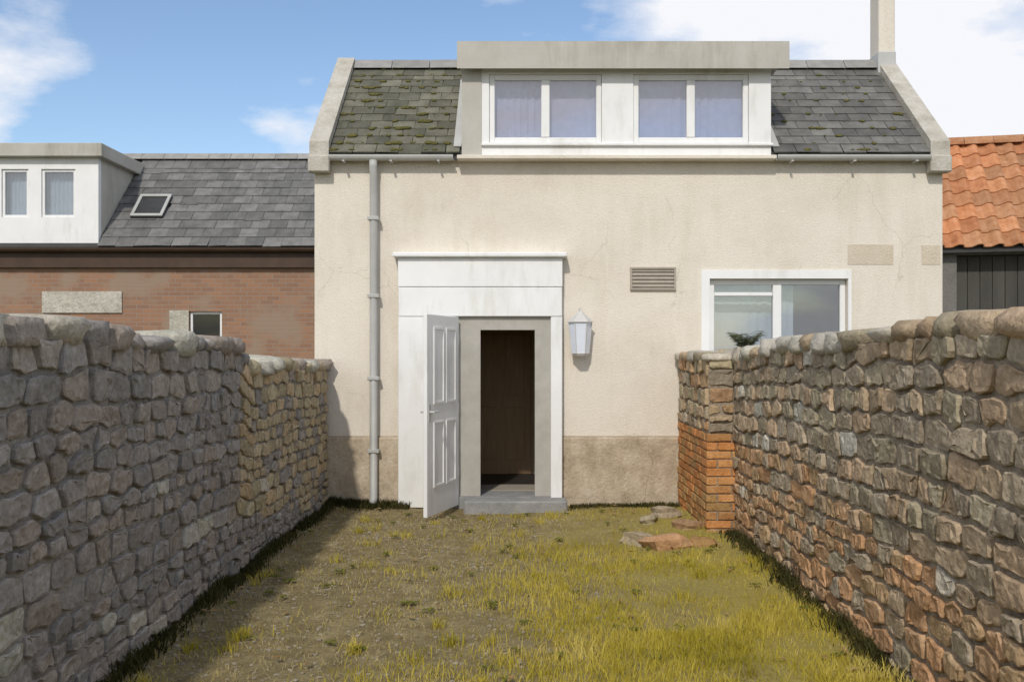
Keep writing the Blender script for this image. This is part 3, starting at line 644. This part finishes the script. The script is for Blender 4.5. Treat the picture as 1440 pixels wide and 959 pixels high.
M['brown'] = mat('brown_gutter', [(.055,.032,.02),(.08,.048,.03)], 4, .5, .03, 30)
D2 = 18.0; NX0, NX1 = -11.6, -3.1
nb = thing('house', 'brick house with brown gutter and slate dormer beyond the grey wall', 'house', ((NX0+NX1)/2, D2, 0))
NE = PZ(345, D2)+.06; NRY = 20.1; NRZ = PZ(224, NRY); nr = (NRZ-NE)/(NRY-D2)
w2 = (PX(266,D2), PX(312,D2), PZ(480,D2), PZ(438,D2))
wall_holes(NX0, NX1, -.1, NE, [w2], D2, D2+.3).build('wall', M['fbrick'], nb)
for xa, xb in ((NX0, NX0+.28), (NX1-.28, NX1)): MB().prism([(D2+.301,-.1),(22.2,-.1),(22.2,NE-.1),(NRY,NRZ-.1),(D2+.301,NE+.3*nr-.1)], 'x', xa, xb).build('side_wall', M['fbrick'], nb)
MB().box(NX0+.281, NX1-.281, D2+1, D2+1.1, -.1, NE-.1).build('partition', M['floor'], nb)
EY2, EZ2 = D2-.12, NE-.12*nr+.02
r2 = MB(); r2.prism(slope_pts(EY2, EZ2, NRY, NRZ, .08), 'x', NX0-.05, NX1+.05); r2.prism(slope_pts(NRY+.001, NRZ, 22.3, NE-.1, .08), 'x', NX0-.05, NX1+.05); r2 = r2.build('roof', M['underlay'], nb)
ND0, ND1 = PX(-75,D2), PX(140,D2); NDT = PZ(212, D2-.1)
c3 = lay(r2, ND1+.02, NX1+.05, EY2, EZ2, NRY, NRZ, .33, .25, M['slate_grey'], holes=((PX(200,19),PX(242,19),.85,1.5),))
c4 = lay(r2, NX0-.05, ND0-.02, EY2, EZ2, NRY, NRZ, .33, .25, M['slate_grey'])
rt2 = MB().prism([(-.14,-.10),(-.12,-.10),(0,.01),(.12,-.10),(.14,-.10),(0,.035)], 'x', 0, .44).mesh('ridge_tile', M['ridge']); x = NX0-.05
while x < NX1-.1: inst('ridge_tile', rt2, r2, Matrix.Translation((x, NRY, NRZ+.08))); x += .447
a2 = math.atan2(NRZ-EZ2, NRY-EY2)
sk = MB(); sk.box(-.3, .3, -.36, .36, .03, .085, .01); sk = sk.build('skylight', M['black'], r2)
for q in ((-.3,.3,-.36,-.29),(-.3,.3,.29,.36),(-.3,-.24,-.289,.289),(.24,.3,-.289,.289)): put(MB().box(*q, .086, .11, .006).build('frame', M['pipe'], None), sk)
sk.matrix_basis = Matrix.Translation((PX(221,19), EY2+1.18*math.cos(a2), EZ2+1.18*math.sin(a2))) @ Matrix.Rotation(a2, 4, 'X')
MB().box(NX0-.05, NX1+.05, D2-.10, D2-.002, NE-.47, NE-.06).build('fascia_board', M['brown'], nb)
gutter(NX0-.05, NX1+.05, EY2-.06, EZ2-.04, .075, M['brown'], nb)
DY2 = D2-.05
hs = [(PX(-62,DY2), PX(-8,DY2), PZ(306,DY2), PZ(238,DY2)), (PX(2,DY2), PX(40,DY2), PZ(306,DY2), PZ(238,DY2)), (PX(58,DY2), PX(106,DY2), PZ(306,DY2), PZ(238,DY2))]
d2 = wall_holes(ND0, ND1, EZ2+.0, NDT-.12, hs, DY2, DY2+.12).build('dormer', M['white'], nb)
for xa, xb in ((ND0, ND0+.06), (ND1-.06, ND1)): MB().prism([(DY2+.121, EZ2+.2), (DY2+.121, NDT-.121), (EY2+(NDT-.12-EZ2)/nr+.1, NDT-.121)], 'x', xa, xb).build('cheek', M['fascia'], d2)
MB().box(ND0-.12, ND1+.12, DY2-.15, NRY-.1, NDT-.12, NDT+.12, .01).build('flat_roof', M['fascia'], d2)
MB().box(ND0+.061, ND1-.061, DY2+.6, DY2+.66, NE-.3, NDT-.122).build('back_board', M['dark'], d2)
for h in hs:
    window_frame(h, DY2+.03, d2, .05, 0, name='window_frame'); panes(h, DY2+.03, d2, 0, .05)
    curtain(h[0]-.03, h[1]+.03, h[2]-.02, h[3]+.02, DY2+.2, M['netblue'], d2)
wf2 = window_frame(w2, D2+.05, nb, .05, 0); panes(w2, D2+.05, wf2, 0, .05, 'glass_dark')
MB().box(w2[0]-.35, w2[0]-.002, D2-.02, D2-.001, w2[2], w2[3]+.02).build('jamb_stone', M['stone_pale'], wf2)
MB().box(w2[0]-.05, w2[1]+.4, D2-.06, D2-.001, w2[2]-.22, w2[2]-.003).build('sill', M['stone_pale'], wf2)
MB().box(PX(60,D2), PX(172,D2), D2-.03, D2-.001, PZ(440,D2), PZ(410,D2)).build('lintel', M['stone_pale'], nb)

# ------------------------------------------------------------------ pantiled house behind on the other side
M['pantile'] = mat('orange_pantile', [(.36,.15,.065),(.47,.215,.10),(.52,.27,.15)], 9, .85, .35, 45, .22, [(1,1,1),(1.04,.95,.9),(.88,.95,1)], fine=.1)
M['greystone'] = mat('grey_harled_wall', [(.15,.145,.13),(.20,.19,.175)], 5, .92, .5, 40, fine=.12)
D3 = 13.0; PX0, PX1 = PX(1322,D3), 10.5
pb = thing('outbuilding', 'grey walled outbuilding with orange pantile roof and dark doors', 'outbuilding', ((PX0+PX1)/2, D3, 0))
PE = PZ(332, D3); PRY = D3+1.55; PRZ = PZ(198, PRY)
dr = (PX(1362,D3), PX(1362,D3)+1.9, -.1, PE-.2)
wall_holes(PX0, PX1, -.1, PE, [dr], D3, D3+.3).build('wall', M['greystone'], pb)
MB().prism([(D3+.301,-.1),(D3+3.1,-.1),(D3+3.1,PE),(PRY,PRZ-.08),(D3+.301,PE+.15)], 'x', PX0, PX0+.25).build('side_wall', M['greystone'], pb)
db = MB().box(dr[0]+.002, dr[1]-.002, D3+.16, D3+.2, -.1, dr[3]-.002).build('door', M['darkwood'], pb)
n = 12
for k in range(n):
    a = dr[0]+.005 + k*(dr[1]-dr[0]-.01)/n; MB().box(a+.004, a+(dr[1]-dr[0]-.01)/n-.004, D3+.135, D3+.159, 0, dr[3]-.01, .004).build('plank', M['darkwood'], db)
pr = (PRZ-PE)/(PRY-D3); EY3, EZ3 = D3-.15, PE-.15*pr+.03
r3 = MB(); r3.prism(slope_pts(EY3, EZ3, PRY, PRZ, .06), 'x', PX0-.06, PX1); r3.prism(slope_pts(PRY+.001, PRZ, D3+3.3, PE-.1, .06), 'x', PX0-.06, PX1); r3 = r3.build('roof', M['underlay'], pb)
def pantile_mesh():
    prof = [(-.13,.015),(-.11,.005),(-.07,0),(-.02,.006),(.02,.03),(.06,.052),(.10,.05),(.13,.03)]
    mb = MB(); l = .36
    for y0, y1, dz in ((-l/2, l/2, 0),):
        for k in range(len(prof)-1):
            (a, za), (b, zb) = prof[k], prof[k+1]; e = .02
            mb.quad((a,y0,za+e),(b,y0,zb+e),(b,y1,zb),(a,y1,za)); mb.quad((a,y0,za+e-.016),(b,y0,zb+e-.016),(b,y0,zb+e),(a,y0,za+e))
    return mb.mesh('pantile', M['pantile'], False)
pt = pantile_mesh(); a3 = math.atan2(PRZ-EZ3, PRY-EY3); L3 = math.hypot(PRZ-EZ3, PRY-EY3); ex = .29; n3 = int(L3/ex); ex = L3/n3
for r_ in range(n3):
    for c in range(16):
        x = PX0 + .06 + c*.245; d = r_*ex + .16
        inst('pantile', pt, r3, Matrix.Translation((x, EY3+d*math.cos(a3), EZ3+d*math.sin(a3))) @ Matrix.Rotation(a3, 4, 'X') @ Matrix.Translation((0, 0, .012 if r_ < n3-1 else .014)) @ Matrix.Rotation(random.uniform(-.012,.012), 4, 'Z'))
x = PX0-.06
rt3 = MB().prism([(.13*math.cos(k*math.pi/8), .13*math.sin(k*math.pi/8)) for k in range(9)], 'x', 0, .4).mesh('ridge_tile', M['pantile'])
while x < PX1-.1: inst('ridge_tile', rt3, r3, Matrix.Translation((x, PRY, PRZ+.0))); x += .405
MB().box(PX0-.05, PX1, D3-.06, D3-.002, PE-.16, PE-.03).build('fascia_board', M['black'], pb)

# ------------------------------------------------------------------ loose stones and bricks at the foot of the sunny wall
for px, py, sz, mt, lb in [(898,768,.11,'stone_tan','pale tan loose stone half sunk in the grass beside the brick pier'),(938,774,.15,'stone_red','largest reddish loose stone on the grass beside the brick pier'),
        (966,750,.10,'stone_red','small reddish loose stone behind the largest one by the brick pier'),(912,742,.085,'stone_brown','smallest brown loose stone near the house plinth'),
        (936,735,.12,'stone_brown','brown flat loose stone near the house plinth'),(985,772,.10,'brick','orange brick lump lying against the brick pier of the wall')]:
    d = EYE*F/(py-CY); x = min(PX(px, d), XR-.2); me = lump(sz*1.15, sz*.8, sz*.5, M[mt], 'loose_stone', .22); me.set_sharp_from_angle(angle=R(22))
    tag(inst('loose_stone', me, None, Matrix.Translation((x, d, gz(x, d)+sz*.18)) @ Matrix.Rotation(random.uniform(0,6), 4, 'Z') @ Matrix.Rotation(random.uniform(-.2,.2), 4, 'X')), lb, 'stone', 'loose stones beside the brick pier')

# ------------------------------------------------------------------ grass and weeds
def leaf_material(name, cols, scale, trans=.25):
    m = mat(name, cols, scale, .8, 0, spec=.2); t = m.node_tree; n = t.nodes; l = t.links; b = n['Principled BSDF']
    tr = n.new('ShaderNodeBsdfTranslucent'); l.new(b.inputs['Base Color'].links[0].from_socket, tr.inputs[0])
    mx = n.new('ShaderNodeMixShader'); mx.inputs[0].default_value = trans; l.new(b.outputs[0], mx.inputs[1]); l.new(tr.outputs[0], mx.inputs[2]); l.new(mx.outputs[0], n['Material Output'].inputs[0])
    return m
M['grass'] = leaf_material('mossy_grass', [(.28,.24,.025),(.43,.36,.04),(.56,.46,.08),(.66,.54,.20)], 1.5)
M['deadgrass'] = leaf_material('dry_grass', [(.32,.26,.11),(.44,.365,.18),(.55,.46,.25)], 3)
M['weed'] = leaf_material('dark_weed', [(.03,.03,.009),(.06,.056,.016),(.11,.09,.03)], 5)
def blades(name, x, y, h, w, m, lean=.7):
    n = len(x); a = rng.uniform(0, 6.283, n); b = rng.uniform(0, 6.283, n); ln = h*rng.uniform(.2, 1, n)*lean
    z = np.array([gz(p, q) for p, q in zip(x, y)]) - .005
    base = np.stack([x, y, z], 1); wv = np.stack([np.cos(a), np.sin(a), 0*a], 1)*(w/2)[:,None]; lv = np.stack([np.cos(b)*ln, np.sin(b)*ln, h], 1)
    midv = base + lv*np.array([.35,.35,.6]); v = np.stack([base-wv, base+wv, midv+wv*.8, midv-wv*.8, base+lv], 1).reshape(-1, 3)
    me = bpy.data.meshes.new(name); me.vertices.add(5*n); me.vertices.foreach_set('co', v.ravel())
    i = np.arange(n)[:,None]*5; loops = np.concatenate([i+[0,1,2,3], i+[3,2,4]], 1).ravel()
    me.loops.add(7*n); me.loops.foreach_set('vertex_index', loops.astype(np.int32))
    st = (np.arange(n)[:,None]*7 + [0,4]).ravel(); me.polygons.add(2*n); me.polygons.foreach_set('loop_start', st.astype(np.int32))
    me.update(calc_edges=True); me.validate(); me.materials.append(m)
    o = bpy.data.objects.new(name, me); COL.objects.link(o); return o
def vn(x, y, s): return (np.sin(x*s+1.3*np.sin(y*s*.8))*np.cos(y*s*1.1+.7*np.sin(x*s*1.3)) + 1)/2
n = 200000; x = rng.uniform(XL+.05, XR-.04, n); y = 3.4 + (YF-.45-3.4)*rng.uniform(0,1,n)**1.15
pt_ = np.clip((vn(x, y, 2.2)*.6+vn(x+3, y-2, 5.1)*.4-.28)*3, .12, 1); dens = np.clip((x+.75+.16*(6.5-y)+.8*(vn(x,y,1.7)-.5))/1.7, .06, 1) * pt_ * np.clip((10.2-y)/4.6, .22, 1); k = rng.uniform(0,1,n) < dens; x, y = x[k], y[k]
tag(blades('lawn_grass', x, y, rng.gamma(4,.0085,len(x))*(.6+.8*vn(x,y,2.1)), rng.uniform(.003,.006,len(x)), M['grass']), 'mossy yellow green grass on the sunny side of the garden', 'grass', kind='stuff')
n = 40000; x = rng.uniform(XL+.05, XR-.1, n); y = rng.uniform(3.4, YF-.45, n); k = rng.uniform(0,1,n) < np.clip(.75-.3*x, .1, 1)*(.3+.7*vn(x,y,4.3)); x, y = x[k], y[k]
tag(blades('dry_grass', x, y, rng.uniform(.012,.035,len(x)), rng.uniform(.003,.006,len(x)), M['deadgrass'], 1.3), 'short dry straw coloured grass on the trodden soil', 'grass', kind='stuff')
# dark weeds at the feet of the walls and the house
xs, ys = [], []
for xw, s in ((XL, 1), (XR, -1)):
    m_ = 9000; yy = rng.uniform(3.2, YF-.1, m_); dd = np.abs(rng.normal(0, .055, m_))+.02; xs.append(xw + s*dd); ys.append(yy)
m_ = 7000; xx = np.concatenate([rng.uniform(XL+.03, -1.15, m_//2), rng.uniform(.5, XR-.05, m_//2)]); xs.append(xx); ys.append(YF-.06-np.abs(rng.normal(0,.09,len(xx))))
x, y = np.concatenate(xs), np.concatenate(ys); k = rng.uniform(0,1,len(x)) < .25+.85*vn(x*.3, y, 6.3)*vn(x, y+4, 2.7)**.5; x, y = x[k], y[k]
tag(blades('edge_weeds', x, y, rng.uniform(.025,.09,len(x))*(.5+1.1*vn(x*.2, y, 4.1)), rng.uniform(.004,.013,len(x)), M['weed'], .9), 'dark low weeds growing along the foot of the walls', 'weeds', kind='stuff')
# pebbles on the trodden side
pm = []; M['pebble'] = mat('pebble', [(.18,.15,.10),(.27,.23,.165),(.36,.315,.24)], 14, .9, .2, 80)
V = []; Fc = []
ico = bmesh.new(); bmesh.ops.create_icosphere(ico, subdivisions=1, radius=1); iv = np.array([v.co for v in ico.verts]); ico.verts.index_update(); fi = np.array([[v.index for v in f.verts] for f in ico.faces]); ico.free()
for k in range(3500):
    x = random.uniform(XL+.06, .6); y = random.uniform(3.4, YF-.4); r = random.uniform(.005,.016)
    if random.random() > .9 - .5*(x+2)/2.6: continue
    a = random.uniform(0, 6.3); s = np.array([r*random.uniform(.9,1.5), r, r*.55]); q = iv*s*rng.uniform(.85,1.15,(len(iv),1)); c, sn = math.cos(a), math.sin(a)
    q = np.stack([q[:,0]*c-q[:,1]*sn, q[:,0]*sn+q[:,1]*c, q[:,2]], 1) + [x, y, gz(x,y)+r*.2]; Fc.append(fi+len(V)*len(iv)); V.append(q)
me = bpy.data.meshes.new('pebbles'); me.from_pydata(np.concatenate(V).tolist(), [], np.concatenate(Fc).tolist()); me.materials.append(M['pebble']); o = bpy.data.objects.new('pebbles', me); COL.objects.link(o)
tag(o, 'small pebbles scattered over the trodden soil', 'pebbles', kind='stuff')
print('slates', c1, c2, c3, c4)

# taller tufts scattered in the lawn
tx, ty, thh = [], [], []
for k in range(150):
    cx = random.uniform(XL+.2, XR-.1); cy = random.uniform(3.5, YF-.6)
    if random.random() > .35 + .5*(cx-XL)/(XR-XL): continue
    m_ = random.randint(25, 70); rr = random.uniform(.02,.055)
    tx.append(rng.normal(cx, rr, m_)); ty.append(rng.normal(cy, rr, m_)); thh.append(rng.uniform(.04,.10,m_)*random.uniform(.6,1.1))
x, y, h_ = np.concatenate(tx), np.concatenate(ty), np.concatenate(thh); k = (x > XL+.03) & (x < XR-.03); x, y, h_ = x[k], y[k], h_[k]
tag(blades('grass_tufts', x, y, h_, rng.uniform(.003,.006,len(x)), M['grass'], .9), 'taller yellow green grass tufts scattered over the garden', 'grass', kind='stuff')
# broad leaved weeds lying flat
M['dock'] = leaf_material('broad_weed', [(.10,.11,.018),(.16,.165,.03),(.23,.22,.05)], 9)
mb = MB()
for k in range(70):
    cx = random.uniform(XL+.15, XR-.1); cy = random.uniform(3.7, YF-.5); a0 = random.uniform(0,6.3); nl = random.randint(5,8)
    for j in range(nl):
        a = a0 + 6.283*j/nl + random.uniform(-.3,.3); l_ = random.uniform(.015,.06); w = l_*.3; u = Vector((math.cos(a), math.sin(a), 0)); p = Vector((-u.y, u.x, 0)); c = Vector((cx, cy, gz(cx,cy)+.012)); up = Vector((0,0,1))
        i = len(mb.v); mb.v += [tuple(c), tuple(c+u*l_*.55+p*w+up*.02), tuple(c+u*l_+up*.006), tuple(c+u*l_*.55-p*w+up*.02), tuple(c+u*l_*.5+up*.012)]; mb.f += [(i,i+1,i+4),(i+1,i+2,i+4),(i+2,i+3,i+4),(i+3,i,i+4)]
tag(mb.build('broad_weeds', M['dock']), 'small flat broad leaved weeds dotted through the grass', 'weeds', kind='stuff')
# fallen leaves and straw bits
M['deadleaf'] = mat('dead_leaf', [(.16,.09,.035),(.27,.17,.07),(.36,.26,.13)], 6, .8, 0)
mb = MB()
for k in range(170):
    cx = random.uniform(XL+.05, XR-.05); cy = random.uniform(3.6, YF-.3)
    if random.random() < .35: cx = random.choice((XL+.05+abs(random.gauss(0,.12)), XR-.05-abs(random.gauss(0,.12))))
    a = random.uniform(0,6.3); l_ = random.uniform(.018,.04); u = Vector((math.cos(a), math.sin(a), random.uniform(-.3,.3))); p = Vector((-u.y, u.x, random.uniform(-.3,.3)))*.45; c = Vector((cx, cy, gz(cx,cy)+random.uniform(.015,.035)))
    i = len(mb.v); mb.v += [tuple(c-u*l_), tuple(c+p*l_+Vector((0,0,.006))), tuple(c+u*l_), tuple(c-p*l_+Vector((0,0,.006)))]; mb.f += [(i,i+1,i+2),(i,i+2,i+3)]
tag(mb.build('fallen_leaves', M['deadleaf']), 'brown fallen leaves lying about the garden', 'leaves', kind='stuff')
# dark fern tuft rooted in the coping in front of the window
fx, fy = XR+.06, 8.6; fz = h_right(fy)+.0
fern = thing('fern', 'dark fern growing from the coping of the brown wall below the window', 'fern', (fx, fy, fz)); M['fern'] = leaf_material('fern_green', [(.06,.07,.03),(.10,.11,.05),(.15,.16,.08)], 12)
for k in range(40):
    a = 6.283*k/16 + random.uniform(-.2,.2); l_ = random.uniform(.14,.30); u = Vector((math.cos(a)*.6, math.sin(a)*1.25, 0)); fr = MB(); n_ = 12
    for j in range(n_):
        t = (j+1)/n_; c = Vector((fx,fy,fz)) + u*l_*t + Vector((0,0,l_*(1.5*t-.95*t*t))); p = Vector((-u.y,u.x,0)).normalized(); w = l_*.36*math.sin(math.pi*min(1,.15+t*.85))**.7*(1.05-t*.8); st = u*l_/n_
        for sg in (-1, 1): i = len(fr.v); fr.v += [tuple(c), tuple(c+st*.5+p*sg*w*.5+Vector((0,0,.004))), tuple(c+st*.9+p*sg*w), tuple(c+st*.75)]; fr.f.append((i,i+1,i+2,i+3))
    fr.build('frond', M['fern'], fern)

pb.rotation_euler = (0, 0, R(-13))
